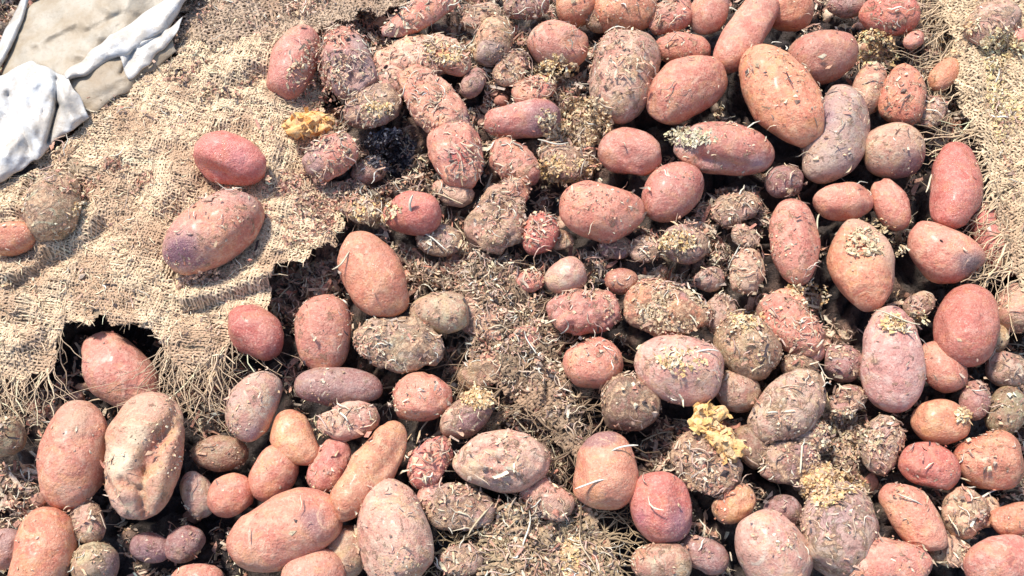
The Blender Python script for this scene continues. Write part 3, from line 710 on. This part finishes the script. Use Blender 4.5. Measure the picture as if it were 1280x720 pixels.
gr['label'] = 'dark wet muck of rotted plant matter under the heap, with shade painted into its creases and gaps'
big = 6.0
V = np.array([[-big, -big, -.0655], [big, -big, -.0655], [big, big, -.0655], [-big, big, -.0655]])
sg = obj('soil', V, np.array([[0, 1, 2, 3]]), M_SOIL, tint=np.tile([.07, .052, .045], (4, 1))); sg['kind'] = 'structure'

for i, r_ in enumerate(POT): potato(r_, i)


FUZZ = .24
# ------------------------------------------------------------------ burlap: real crossing threads over a thin backing
def raster_cloth(poly, zf, dens):
    m = inside(PXX, PYY, poly)
    z = zf(PXX, PYY)
    mm = m & (z > HP)
    HP[mm] = z[mm]; DP[mm] = dens

def burlap(name, label, poly, zf, angle, spacing, col, mess, group, fringe=None, lie=.0, extra=.0, parent=None, width=.78):
    """poly in photo pixels; the threads run in the world plane at the given angle"""
    g = np.random.default_rng(abs(hash(name + label[:5])) % 1000 if False else len(label) * 7)
    px = np.array([p[0] for p in poly]); py = np.array([p[1] for p in poly])
    W0 = at(px, py, zf(px, py)); cen = W0.mean(0); cen[2] = zf(px.mean(), py.mean())
    root = empty(name, cen)
    tag(root, label, 'sack', group)
    def surf(x, y):
        z = np.full(np.shape(x), .02)
        for _ in range(3):
            a, b = pix(xyz(x, y, z)); z = zf(a, b)
        a, b = pix(xyz(x, y, z)); return z, a, b
    ext = np.ptp(W0[:, :2], axis=0).max() * .75 + .02
    Vs, Ts, Cs = [], [], []; nv = 0; ends = []
    for fam in (0, 1):
        th = angle + fam * math.pi / 2
        d = np.array([math.cos(th), math.sin(th)]); p = np.array([-d[1], d[0]])
        n = int(ext * 2 / spacing); stp = spacing * .5
        t = np.arange(-ext, ext, stp)
        for k in range(n):
            off = -ext + k * spacing + g.normal(0, spacing * .13)
            if g.random() < .03 + mess * .3: continue
            wob = off + spacing * (2.4 + 3 * mess) * N1(np.stack([t * 9, np.full_like(t, off * 6), np.full_like(t, fam * 9.)], -1)) + spacing * .25 * N1(np.stack([t * 60, np.full_like(t, k * 3.1), t * 0], -1))
            x = cen[0] + d[0] * t + p[0] * wob; y = cen[1] + d[1] * t + p[1] * wob
            z, a, b = surf(x, y)
            en = 9 * N1(np.stack([a / 14., b / 14., t * 0 + 3], -1))
            m = inside(a + en, b + en, poly) & (N1(np.stack([a / 30., b / 30., t * 0 + fam * 4 + 8], -1)) > -.85 + mess)
            zz = z + spacing * .26 * np.cos(math.pi * (t / spacing + k)) + g.normal(0, spacing * .05, len(t)) + spacing * .2
            # split into runs
            idx = np.nonzero(m)[0]
            if len(idx) < 4: continue
            cuts = np.nonzero(np.diff(idx) > 1)[0]
            w = spacing * width * (.75 + .5 * g.random())
            tone = 1 + g.normal(0, .13)
            for run in np.split(idx, cuts + 1):
                if len(run) < 3: continue
                pts = np.stack([x[run], y[run], zz[run]], -1)
                if fringe:
                    for side, sgn in ((0, -1), (-1, 1)):
                        e = run[side]
                        if fringe(a[e], b[e], fam, sgn * d[1]) and g.random() < .93:
                            ends.append((pts[side], np.array([d[0] * sgn, d[1] * sgn]), w, tone))
                T = np.gradient(pts, axis=0); T /= np.linalg.norm(T, axis=1, keepdims=True) + 1e-9
                S = np.cross(T, [0, 0, 1.]); S /= np.linalg.norm(S, axis=1, keepdims=True) + 1e-9
                ww = (w * (.8 + .4 * g.random(len(run))))[:, None] / 2
                V = np.stack([pts - S * ww - [0, 0, w * .28], pts + [0, 0, w * .18], pts + S * ww - [0, 0, w * .28]], 1)
                m_ = len(run); i0 = nv + np.arange(m_ - 1)[:, None] * 3
                q = np.concatenate([np.stack([i0 + j, i0 + j + 1, i0 + j + 4, i0 + j + 3], -1) for j in (0, 1)], 1).reshape(-1, 4)
                Vs.append(V.reshape(-1, 3)); Ts.append(q); nv += m_ * 3
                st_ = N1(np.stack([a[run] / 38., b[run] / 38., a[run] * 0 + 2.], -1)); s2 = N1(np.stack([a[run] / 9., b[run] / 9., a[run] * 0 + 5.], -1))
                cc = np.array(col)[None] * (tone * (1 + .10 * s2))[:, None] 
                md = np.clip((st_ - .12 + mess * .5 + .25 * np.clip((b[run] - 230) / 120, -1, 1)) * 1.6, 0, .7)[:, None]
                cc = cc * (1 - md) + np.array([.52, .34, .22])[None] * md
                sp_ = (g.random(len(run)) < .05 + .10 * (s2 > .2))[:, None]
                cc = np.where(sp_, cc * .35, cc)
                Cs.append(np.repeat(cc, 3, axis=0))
    V = np.concatenate(Vs); T = np.concatenate(Ts)
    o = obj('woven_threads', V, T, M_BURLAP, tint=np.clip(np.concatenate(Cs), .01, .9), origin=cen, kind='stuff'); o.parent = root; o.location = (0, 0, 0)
    # backing sheet: the dusty inner face
    xs = np.arange(W0[:, 0].min() - .01, W0[:, 0].max() + .01, .004); ys = np.arange(W0[:, 1].min() - .01, W0[:, 1].max() + .01, .004)
    A, B = np.meshgrid(xs, ys, indexing='ij'); z, a, b = surf(A, B)
    en = 9 * N1(xyz(a / 14., b / 14., 3.))
    keep = inside(a + en, b + en, poly)
    ni, nj = A.shape; I = np.arange(ni * nj).reshape(ni, nj)
    K = keep[:-1, :-1] & keep[1:, :-1] & keep[1:, 1:] & keep[:-1, 1:]
    Q = np.stack([I[:-1, :-1], I[1:, :-1], I[1:, 1:], I[:-1, 1:]], -1)[K]
    used = np.unique(Q); rm = np.full(ni * nj, -1); rm[used] = np.arange(len(used))
    Vb = xyz(A, B, z - spacing * .55 - .0006).reshape(-1, 3)[used]
    bk = obj('backing', Vb, rm[Q], M_BURLAP, tint=np.tile(np.array(col) * (.42 + 0 * mess), (len(Vb), 1)), origin=cen); bk.parent = root; bk.location = (0, 0, 0)
    # loose jute fuzz lying on the cloth
    nf = int(len(Vb) * FUZZ); ii = g.integers(0, len(Vb), nf)
    pf = Vb[ii] + [0, 0, spacing * .9] + g.normal(0, .0015, (nf, 3)) * [1, 1, .4]
    V, T = strands(pf, np.tile([0, 0, 1.], (nf, 1)), .006 + .016 * g.random(nf), .00045 + .0005 * g.random(nf), g, .9, .25, 4)
    fz = obj('loose_fuzz', V, T, M_STRAW, tint=pick([tuple(np.array(col) * q_) for q_ in (1.12, 1.0, .92, .7, .45)], nf, g, 12), origin=cen, kind='stuff'); fz.parent = root; fz.location = (0, 0, 0)
    # frayed warp ends that hang off the edge
    if ends:
        Vs, Ts, Cs = [], [], []; nv = 0
        for p0, dd, w, tone in ends:
            for rep in range(3):
                Lf = g.uniform(.03, .085); sg_ = 9; s = np.linspace(0, 1, sg_)
                kx = g.normal(0, .34); kz = -g.uniform(.1, .5)
                sway = np.cumsum(g.normal(0, .09, sg_)) * (1, 2.2, 3)[rep]
                px_ = p0[0] + dd[0] * s * Lf + (-dd[1]) * (kx * s + sway * s) * Lf + g.normal(0, .001)
                py_ = p0[1] + dd[1] * s * Lf + dd[0] * (kx * s + sway * s) * Lf
                pz_ = p0[2] + kz * s ** 1.5 * Lf
                pts = np.stack([px_, py_, pz_], -1); r = w * (.40 if rep == 0 else .22) * (1 - .4 * s)
                T = np.gradient(pts, axis=0); T /= np.linalg.norm(T, axis=1, keepdims=True)
                S = np.cross(T, [0, 0, 1.]); S /= np.linalg.norm(S, axis=1, keepdims=True); U = np.cross(S, T)
                an = np.arange(4) * math.pi / 2
                V = pts[:, None] + (S[:, None] * np.cos(an)[None, :, None] + U[:, None] * np.sin(an)[None, :, None]) * r[:, None, None]
                i0 = nv + np.arange(sg_ - 1)[:, None] * 4; j = np.arange(4)[None]
                q = np.stack([i0 + j, i0 + (j + 1) % 4, i0 + 4 + (j + 1) % 4, i0 + 4 + j], -1).reshape(-1, 4)
                Vs.append(V.reshape(-1, 3)); Ts.append(q); nv += sg_ * 4
                Cs.append(np.tile(np.array(col) * tone * g.choice([.6, .8, .95, 1.05, 1.15]), (sg_ * 4, 1)))
        fr = obj('frayed_threads', np.concatenate(Vs), np.concatenate(Ts), M_BURLAP, tint=np.clip(np.concatenate(Cs), .01, .9), origin=cen, kind='stuff')
        fr.parent = root; fr.location = (0, 0, 0)
    return root

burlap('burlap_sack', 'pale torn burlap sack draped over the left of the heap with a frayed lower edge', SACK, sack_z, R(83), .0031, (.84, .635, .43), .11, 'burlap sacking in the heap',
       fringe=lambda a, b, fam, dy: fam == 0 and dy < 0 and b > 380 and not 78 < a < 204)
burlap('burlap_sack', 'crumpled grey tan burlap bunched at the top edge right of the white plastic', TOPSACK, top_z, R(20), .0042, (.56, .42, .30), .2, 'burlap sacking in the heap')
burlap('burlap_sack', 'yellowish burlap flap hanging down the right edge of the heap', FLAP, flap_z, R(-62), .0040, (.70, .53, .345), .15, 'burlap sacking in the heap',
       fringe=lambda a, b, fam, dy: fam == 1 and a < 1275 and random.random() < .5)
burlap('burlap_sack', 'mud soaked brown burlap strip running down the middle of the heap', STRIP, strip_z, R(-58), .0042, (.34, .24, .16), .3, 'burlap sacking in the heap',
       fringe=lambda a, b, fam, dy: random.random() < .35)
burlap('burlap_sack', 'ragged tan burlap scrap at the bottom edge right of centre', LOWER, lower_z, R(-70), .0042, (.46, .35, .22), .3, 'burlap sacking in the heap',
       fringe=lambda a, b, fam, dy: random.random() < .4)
for poly, zf, dn in ((SACK, sack_z, .055), (TOPSACK, top_z, .3), (FLAP, flap_z, .30), (STRIP, strip_z, .5), (LOWER, lower_z, .42)):
    raster_cloth(poly, zf, dn)

# ------------------------------------------------------------------ white plastic sack, top left
def resample(pl, n):
    pl = np.array(pl, float); s = np.r_[0, np.cumsum(np.hypot(*np.diff(pl[:, :2], axis=0).T))]
    t = np.linspace(0, s[-1], n); return np.stack([np.interp(t, s, pl[:, k]) for k in range(pl.shape[1])], -1)
def ruled(name, A, B, nu, nv, bulge, wr, mat, parent, origin, sc=1.0, seed=0., fold=-.6):
    """sheet between two edge lines (px, py, z mm), arched and creased"""
    a = resample(A, nu); b = resample(B, nu); v = np.linspace(0, 1, nv)
    G = a[:, None] * (1 - v)[None, :, None] + b[:, None] * v[None, :, None]
    px, py, z = G[..., 0], G[..., 1], G[..., 2] * .001
    env = np.sin(math.pi * v)[None] ** .7
    px = px + 5 * N1(xyz(px / 20., py / 20., seed + 1.)); py = py + 4 * N1(xyz(px / 18., py / 18., seed + 4.))
    ca, sa_ = math.cos(fold), math.sin(fold)
    q = xyz((px * ca + py * sa_) / 80. * sc + seed, (py * ca - px * sa_) / 27. * sc, 0 * px)
    z = z + bulge * .001 * env + wr * .001 * (ridge(q, 2, .4) + .35 * ridge(q * np.array([1.7, .9, 1]) + 9, 2, .4) + .7 * ridge(xyz(px / 50. + py / 90. + seed, py / 38. - px / 70., 2.), 2, .4))
    for x1, y1, x2, y2, w, h in ((70, 100, 72, 132, 4, -.011), (72, 132, 60, 178, 3.5, -.013), (50, 110, 54, 140, 4, -.005), (10, 120, 40, 190, 5, -.006), (168, 64, 152, 92, 3, -.006), (60, 92, 92, 150, 6, .006), (20, 96, 50, 200, 7, .006),
                                 (176, 60, 200, 44, 3, -.005), (110, 40, 150, 18, 4, -.003), (30, 60, 90, 30, 5, .004)):
        dx, dy = x2 - x1, y2 - y1; t = np.clip(((px - x1) * dx + (py - y1) * dy) / (dx * dx + dy * dy), 0, 1)
        z = z + h * np.exp(-(np.hypot(px - x1 - t * dx, py - y1 - t * dy) / w) ** 2)
    P = at(px, py, z)
    I = np.arange(nu * nv).reshape(nu, nv); Q = np.stack([I[:-1, :-1], I[1:, :-1], I[1:, 1:], I[:-1, 1:]], -1).reshape(-1, 4)
    o = obj(name, P.reshape(-1, 3), Q, mat, origin=origin); o.parent = parent; o.location = (0, 0, 0)
    s = o.modifiers.new('thickness', 'SOLIDIFY'); s.thickness = .0012; s.offset = -1
    raster_poly = [(p[0], p[1]) for p in A] + [(p[0], p[1]) for p in B][::-1]
    m = inside(PXX, PYY, raster_poly); HP[m] = np.maximum(HP[m], .03); DP[m] = .0
    return o
og = at(90, 70, .03)
pb = empty('plastic_sack', og)
tag(pb, 'crumpled white plastic sack with a dusty tan face in the top left corner', 'plastic sack')
ruled('dusty_panel', [(70, -60, 24), (30, 20, 26), (-5, 110, 24), (-60, 200, 20)], [(290, -60, 34), (215, 10, 36), (75, 108, 36), (20, 150, 34)], 90, 70, 12, 4.5, M_DUSTY, pb, og, .5, 1., -.9)
ruled('rolled_edge', [(110, -60, 30), (40, 0, 32), (18, 45, 32), (-4, 90, 32), (-60, 180, 26)], [(90, -60, 20), (22, 2, 20), (4, 42, 20), (-20, 84, 20), (-90, 170, 20)], 70, 14, 10, .8, M_WHITE, pb, og, 1, 2.)
ruled('folded_edge', [(290, -50, 40), (205, 0, 42), (150, 34, 44), (118, 60, 44), (80, 92, 44)], [(310, -50, 34), (232, 4, 42), (208, 40, 42), (150, 72, 46), (84, 104, 44)], 90, 26, 12, 3.2, M_WHITE, pb, og, 1.2, 3.)
ruled('inner_lining', [(84, 98, 40), (120, 80, 42), (160, 62, 42), (215, 36, 38)], [(104, 150, 34), (128, 134, 36), (160, 112, 36), (222, 66, 34)], 60, 30, 4, 2.6, M_BEIGE, pb, og, .7, 4.)
ruled('crumpled_corner', [(-80, 150, 26), (0, 92, 34), (40, 78, 40), (82, 92, 46)], [(-90, 330, 10), (-10, 232, 26), (48, 198, 32), (112, 146, 40)], 130, 80, 12, 7, M_WHITE, pb, og, .62, 5., 1.9)
ruled('torn_flap', [(150, 66, 48), (180, 52, 50), (228, 24, 46)], [(158, 98, 42), (172, 92, 44), (212, 52, 42)], 40, 20, 3, 2.5, M_WHITE, pb, og, 1.4, 6.)

# ------------------------------------------------------------------ lumps of mash, pulp and fungus
def sample_h(x, y):
    i = np.clip(((x - GX[0]) / GS).round().astype(int), 0, len(GX) - 1); j = np.clip(((y - GY[0]) / GS).round().astype(int), 0, len(GY) - 1)
    return HP[i, j], DP[i, j], i, j
def surface_at(px, py):
    z = np.full(np.shape(px), .02)
    for _ in range(6):
        P = at(px, py, z); z = .5 * z + .5 * sample_h(P[..., 0], P[..., 1])[0]
    return at(px, py, z)
gN = np.gradient(HP, GS)
NX, NY = -np.clip(gN[0], -1.2, 1.2), -np.clip(gN[1], -1.2, 1.2)
def normals_at(i, j):
    n = np.stack([NX[i, j], NY[i, j], np.ones(len(i))], -1); return n / np.linalg.norm(n, axis=1, keepdims=True)

def pulp(name, px, py, w, h, ang, thick, col1, col2, label, cat, group, seed, rough=1.0, z0=.04):
    """a torn, folded lump"""
    O = at(px, py, z0)
    v, f = ICO[5]; g = np.random.default_rng(seed); so = g.random(3) * 20
    q = v * 2.1 + so
    d = 1 + .34 * fbm(q, 2) + .22 * rough * ridge(q * .9, 2, .45) + .03 * fbm(q * 6, 2)
    a = R(ang); P = v * d[:, None] * np.array([w / 2, h / 2, thick / (1000)]) * np.array([.001, .001, 1.])
    P[:, 2] = P[:, 2] * .8
    X = P[:, 0] * math.cos(a) - P[:, 1] * math.sin(a); Y = P[:, 0] * math.sin(a) + P[:, 1] * math.cos(a)
    W = O + np.stack([X, Y, P[:, 2]], -1)
    m = np.clip(.5 + .9 * fbm(q * 1.7 + 4, 3), 0, 1)[:, None]
    o = obj(name, W, f, M_MASH, tint=np.array(col1) * m + np.array(col2) * (1 - m), origin=O)
    nf = 34; ii = g.choice(np.nonzero(v[:, 2] > -.2)[0], nf); nn = v[ii]
    V, T = flakes(W[ii], nn, .005 + .009 * g.random(nf), .004 + .005 * g.random(nf), g, .9, 1.6)
    fl = obj('torn_petal_flakes', V, T, M_MASH, tint=pick([col1, col2, tuple(np.clip(np.array(col1) * 1.1, 0, .9))], nf, g, 6, .08), smooth=False, origin=O, kind='stuff')
    fl.parent = o; fl.location = (0, 0, 0)
    return tag(o, label, cat, group)
pulp('potato_pulp', 385, 157, 52, 32, 10, 12, (.85, .42, .12), (.84, .52, .24), 'bright orange lump of pulp left of the crusted salmon potato', 'pulp', None, 1, 1.0, .036)
pulp('yellow_fungus', 884, 524, 36, 28, 40, 11, (.84, .50, .18), (.82, .58, .32), 'bright yellow fungus lump on a rotten potato right of centre', 'fungus', None, 2, 1.0, .036)
pulp('yellow_fungus', 904, 552, 44, 26, -50, 10, (.83, .48, .18), (.82, .56, .30), 'ragged yellow fungus tail below the bright yellow lump', 'fungus', None, 3, 1.2, .034)

def mash(px, py, rx, ry, n, pal, label, cat, seed, name='mash_clump', big_=1.0):
    g = np.random.default_rng(seed)
    a = g.random(n) * 6.283; r = np.sqrt(g.random(n)) * (1 + .35 * N1(np.stack([np.cos(a) * 1.4 + seed, np.sin(a) * 1.4, a * 0], -1)))
    x = px + rx * r * np.cos(a); y = py + ry * r * np.sin(a)
    P = surface_at(x, y); _, _, i, j = sample_h(P[:, 0], P[:, 1]); Nn = normals_at(i, j)
    P = P + Nn * (.001 + .004 * g.random(n) * (1 - r))[:, None]
    h1 = n // 2
    V1, T1 = flakes(P[:h1], Nn[:h1], big_ * (.003 + .008 * g.random(h1) ** 1.5), big_ * (.0018 + .0025 * g.random(h1)), g, .5, 1.0)
    V2, T2 = crumbs(P[h1:], Nn[h1:], big_ * (.002 + .0045 * g.random(n - h1) ** 2), g)
    T1t = np.concatenate([T1[:, [0, 1, 2]], T1[:, [0, 2, 3]]])
    o = obj(name, np.concatenate([V1, V2]), np.concatenate([T1t, T2 + len(V1)]), M_MASH, tint=pick(pal, n, g, 6), smooth=False, origin=P.mean(0), kind='stuff')
    return tag(o, label, cat)
mash(722, 152, 46, 34, 1500, PAL_YEL[1:3] + [(.60, .45, .28), (.66, .52, .34)], 'crumbly yellow tan mash among the pink potatoes above centre', 'mash', 11)
mash(700, 212, 46, 16, 600, PAL_YEL[:2] + [(.64, .46, .28)], 'smeared yellow mash above the large level salmon potato', 'mash', 12)
mash(1035, 606, 40, 26, 900, PAL_YEL + [(.55, .40, .28)], 'yellow mash on the shoulder of the big purple tan potato', 'mash', 13)
mash(1094, 62, 26, 22, 500, PAL_YEL + [(.66, .62, .36)], 'greenish yellow crumbs below the dark red crusted potato', 'mash', 14)
mash(1254, 100, 34, 62, 1300, [(.80, .62, .30), (.86, .72, .46), (.66, .48, .28)], 'pale yellow green mash on the right sack flap', 'mash', 15)
mash(1200, 22, 28, 40, 600, PAL_YEL[1:] + [(.5, .36, .24)], 'yellow brown crumbs at the top edge of the right flap', 'mash', 16)
mash(1092, 298, 40, 26, 420, [(.70, .56, .34), (.62, .46, .28), (.74, .62, .42)], 'pale mash on top of the tall orange potato', 'mash', 17)
mash(596, 494, 28, 16, 500, PAL_YEL, 'small yellow straw tuft above the ringed tan potato', 'straw tuft', 18)
mash(838, 386, 40, 28, 800, [(.62, .46, .28), (.60, .40, .26), (.68, .54, .36)], 'tan mash covering the collapsed orange potato', 'mash', 19)
mash(1050, 548, 50, 34, 1000, PAL_MIX + [(.66, .56, .34)], 'pale tan shreds heaped left of the three stacked potatoes', 'mash', 20)
mash(372, 258, 46, 50, 1300, PAL_PINK + PAL_MIX[:4], 'pinkish brown mash smeared over the right side of the pale sack', 'mash', 31)
mash(120, 222, 70, 22, 500, PAL_MIX[:4] + PAL_PINK[:2], 'brown crumbs around the small stub on the pale sack', 'mash', 32)
mash(270, 100, 60, 26, 320, PAL_PINK[:2] + PAL_MIX[:3] + PAL_DARK[:2], 'thin pinkish crumbs on the upper part of the pale sack', 'mash', 33)
mash(400, 110, 40, 70, 700, PAL_PINK + PAL_MIX[:3], 'pink crumbs between the two potatoes by the frayed sack top', 'mash', 34)
for x_, y_, rx_, ry_, n_, lab_ in (
    (474, 136, 20, 9, 160, 'small cream scrap of mash on the collapsed grey purple potato'),
    (694, 88, 26, 20, 340, 'yellowish crumbs left of the broad dusty pale potato'),
    (468, 262, 34, 16, 300, 'pale yellow mash left of the sprouting red potato'),
    (1128, 402, 30, 14, 260, 'yellowish shreds above the tall pale pink potato'),
    (1000, 372, 34, 20, 380, 'pale yellow mash below the upright flaky salmon potato'),
    (1204, 518, 12, 9, 90, 'yellow crumb on the uppermost of the three stacked potatoes'),
    (560, 62, 40, 16, 340, 'cream crumbs under the long slumped pink potato'),
    (100, 262, 14, 9, 90, 'yellow crumb beside the mud coated potato on the sack'),
    (935, 398, 26, 12, 220, 'cream mash above the wet tan crusted potato'),
    (712, 696, 14, 26, 200, 'yellow straw wisps on the burlap scrap at the bottom'),
    (846, 302, 22, 12, 160, 'pale mash on the lumpy grey pink potato'),
    (850, 450, 36, 20, 160, 'thin yellowish crumbs on the large flaky potato at centre right'),
    (1216, 118, 16, 30, 240, 'cream shreds along the edge of the right sack flap')):
    mash(x_, y_, rx_, ry_, n_, PAL_YEL[:3] + [(.80, .66, .46)], lab_, 'mash', int(x_))
mash(492, 192, 38, 28, 700, [(.03, .03, .04), (.06, .06, .08), (.13, .12, .13), (.30, .28, .27), (.05, .04, .05)], 'blackened wet rot in the pocket above the sprouting red potato', 'rot', 42)
mash(266, 350, 60, 10, 200, PAL_MIX[2:6], 'brown crumbs below the large speckled potato on the sack', 'crumbs', 41)
mash(870, 170, 40, 12, 350, [(.66, .58, .36), (.72, .64, .46)], 'pale crumbs on the rim of the sunken pink potato', 'mash', 21)

# ------------------------------------------------------------------ litter strewn over the whole heap
def spots(n, g, mode):
    out = []; tot = 0
    while tot < n:
        x = g.uniform(-.80, .80, 60000); y = g.uniform(-.50, .62, 60000)
        z, dp, i, j = sample_h(x, y); a, b = pix(xyz(x, y, z))
        cl = N1(xyz(x * 35, y * 35, mode * 3.)) * .5 + .5
        pr = litter(a, b) * (.25 + 1.1 * cl) * dp
        m = g.random(60000) < pr
        out.append(np.stack([x[m], y[m], z[m], i[m], j[m], a[m], b[m]], -1)); tot += m.sum()
    S = np.concatenate(out)[:n]; i = S[:, 3].astype(int); j = S[:, 4].astype(int)
    return S[:, :3], normals_at(i, j), S[:, 5], S[:, 6]
g = np.random.default_rng(77)
n = 34000; P, Nn, a, b = spots(n, g, 1); P = P + Nn * (g.random(n) * .004)[:, None]
V, T = flakes(P, Nn, .004 + .013 * g.random(n) ** 2.2, .0012 + .0026 * g.random(n) ** 1.5, g, .38, 1.0)
obj('plant_litter', V, T, M_FLAKE, tint=pick(PAL_MIX + PAL_PINK + PAL_MIX + PAL_DARK[:1], n, g, 6), smooth=False, kind='stuff')['label'] = 'tan and pinkish shreds of rotted peel and leaf between the potatoes'
n = 30000; P, Nn, a, b = spots(n, g, 2)
V, T = crumbs(P, Nn, .0018 + .006 * g.random(n) ** 3, g)
obj('crumbs', V, T, M_CRUST, tint=pick(PAL_MIX + PAL_DARK[:2] + PAL_PINK[:2], n, g, 6), smooth=False, kind='stuff')['label'] = 'soil and rot crumbs scattered over the heap'
n = 15000; P, Nn, a, b = spots(n, g, 3); P = P + Nn * (g.random(n) * .003)[:, None]
V, T = strands(P, Nn, .006 + .022 * g.random(n) ** 2, .0005 + .0007 * g.random(n), g, .8, .3)
obj('fine_straw', V, T, M_STRAW, tint=pick([(.74, .62, .44), (.66, .50, .36), (.54, .38, .28), (.80, .74, .60), (.62, .42, .34)], n, g, 15), kind='stuff')['label'] = 'thin straw and root fibres strewn through the heap'
P, Nn, a, b = spots(1400, g, 9); _, _, i_, j_ = sample_h(P[:, 0], P[:, 1]); m_ = (HP - HB)[i_, j_] < .002; P = P[m_][:420]; Nn = Nn[m_][:420]; n = len(P); bv, bf = icosphere(2)
T_, B_ = frames(Nn, g.random(n) * 6.283); sz = (.004 + .009 * g.random(n) ** 2)[:, None, None]
dv = 1 + .45 * N1(bv[None] * 1.6 + g.random((n, 1, 3)) * 30) + .25 * N1(bv[None] * 4 + g.random((n, 1, 3)) * 30)
q_ = bv[None] * dv[..., None] * sz * np.array([1.1, .85, .6])
V = P[:, None] + T_[:, None] * q_[..., :1] + B_[:, None] * q_[..., 1:2] + Nn[:, None] * q_[..., 2:]
T = (bf[None] + (np.arange(n) * len(bv))[:, None, None]).reshape(-1, 3)
obj('muck_clods', V.reshape(-1, 3), T, M_CRUST, tint=pick(PAL_MIX[2:7] + PAL_PINK, n, g, len(bv)), kind='stuff')['label'] = 'grey and pinkish clods of rotted potato in the gaps'
P, Nn, a, b = spots(6500, g, 5); _, _, i_, j_ = sample_h(P[:, 0], P[:, 1]); m_ = (HP - HB)[i_, j_] < .004; P = (P + Nn * .003)[m_][:3400]; Nn = Nn[m_][:3400]; n = len(P)
V, T = flakes(P, Nn, .010 + .018 * g.random(n), .0025 + .004 * g.random(n), g, .5, 1.3, .5)
obj('peel_scraps', V, T, M_MASH, tint=pick(PAL_PINK + [(.62, .50, .40), (.80, .68, .52), (.70, .56, .42)], n, g, 6), kind='stuff')['label'] = 'curled scraps of pinkish potato peel in the litter'

# single stalks one can pick out
STALKS = [(860, 395, 34, -45), (545, 520, 70, 40), (512, 262, 0, 0), (735, 30, 30, 70), (690, 182, 40, -20), (820, 545, 40, 20), (1020, 280, 26, 80), (730, 690, 50, -60),
          (640, 520, 60, -50), (610, 235, 40, 80), (560, 250, 44, -30), (540, 300, 50, -40), (575, 290, 40, -55), (430, 330, 30, 60), (470, 400, 50, -60), (930, 395, 30, 30),
          (1000, 575, 34, 80), (1120, 400, 50, -30), (880, 440, 30, 10), (700, 400, 40, 20), (660, 430, 36, -60), (1230, 620, 40, 30), (1200, 600, 36, -20), (780, 560, 30, 10),
          (1160, 230, 34, 70), (400, 350, 36, 20), (350, 375, 40, 60), (330, 350, 60, 20), (600, 650, 46, 50), (690, 560, 36, -70), (660, 665, 44, 70), (738, 606, 36, 20)]
g = np.random.default_rng(5)
for x, y, L, an in STALKS:
    if not L: continue
    s = surface_at(np.array([float(x)]), np.array([float(y)])) + [0, 0, .004]
    V, T = strands(s, np.array([[0, 0, 1.]]), np.array([L * .001]), np.array([.0013]), g, .25, .05, 7, head=np.array([[math.cos(R(an)), math.sin(R(an)), .05]]))
    o = obj('straw_stalk', V, T, M_STRAW, tint=np.tile(np.array([(.72, .64, .46), (.62, .50, .34), (.78, .74, .62)][g.integers(0, 3)]), (len(V), 1)), origin=s[0])
    r_ = min(POT, key=lambda r: math.hypot(r[0] - x, r[1] - y)); near = ' ' + r_[9]
    for cut in (' beside', ' below', ' above', ' cut ', ' left ', ' right ', ' under', ' lying', ' in the', ' near', ' between', ' on ', ' at ', ' tucked', ' touching', ' slanting', ' half', ' with', ' deep', ' uppermost', ' standing', ' behind'):
        if near.find(cut) > 8: near = near[:near.find(cut)]
    size = 'long' if L > 45 else 'short' if L < 34 else 'thin'
    tag(o, size + ' dry straw stalk next to the' + near.replace(' from the', ''), 'straw', 'loose straw stalks')
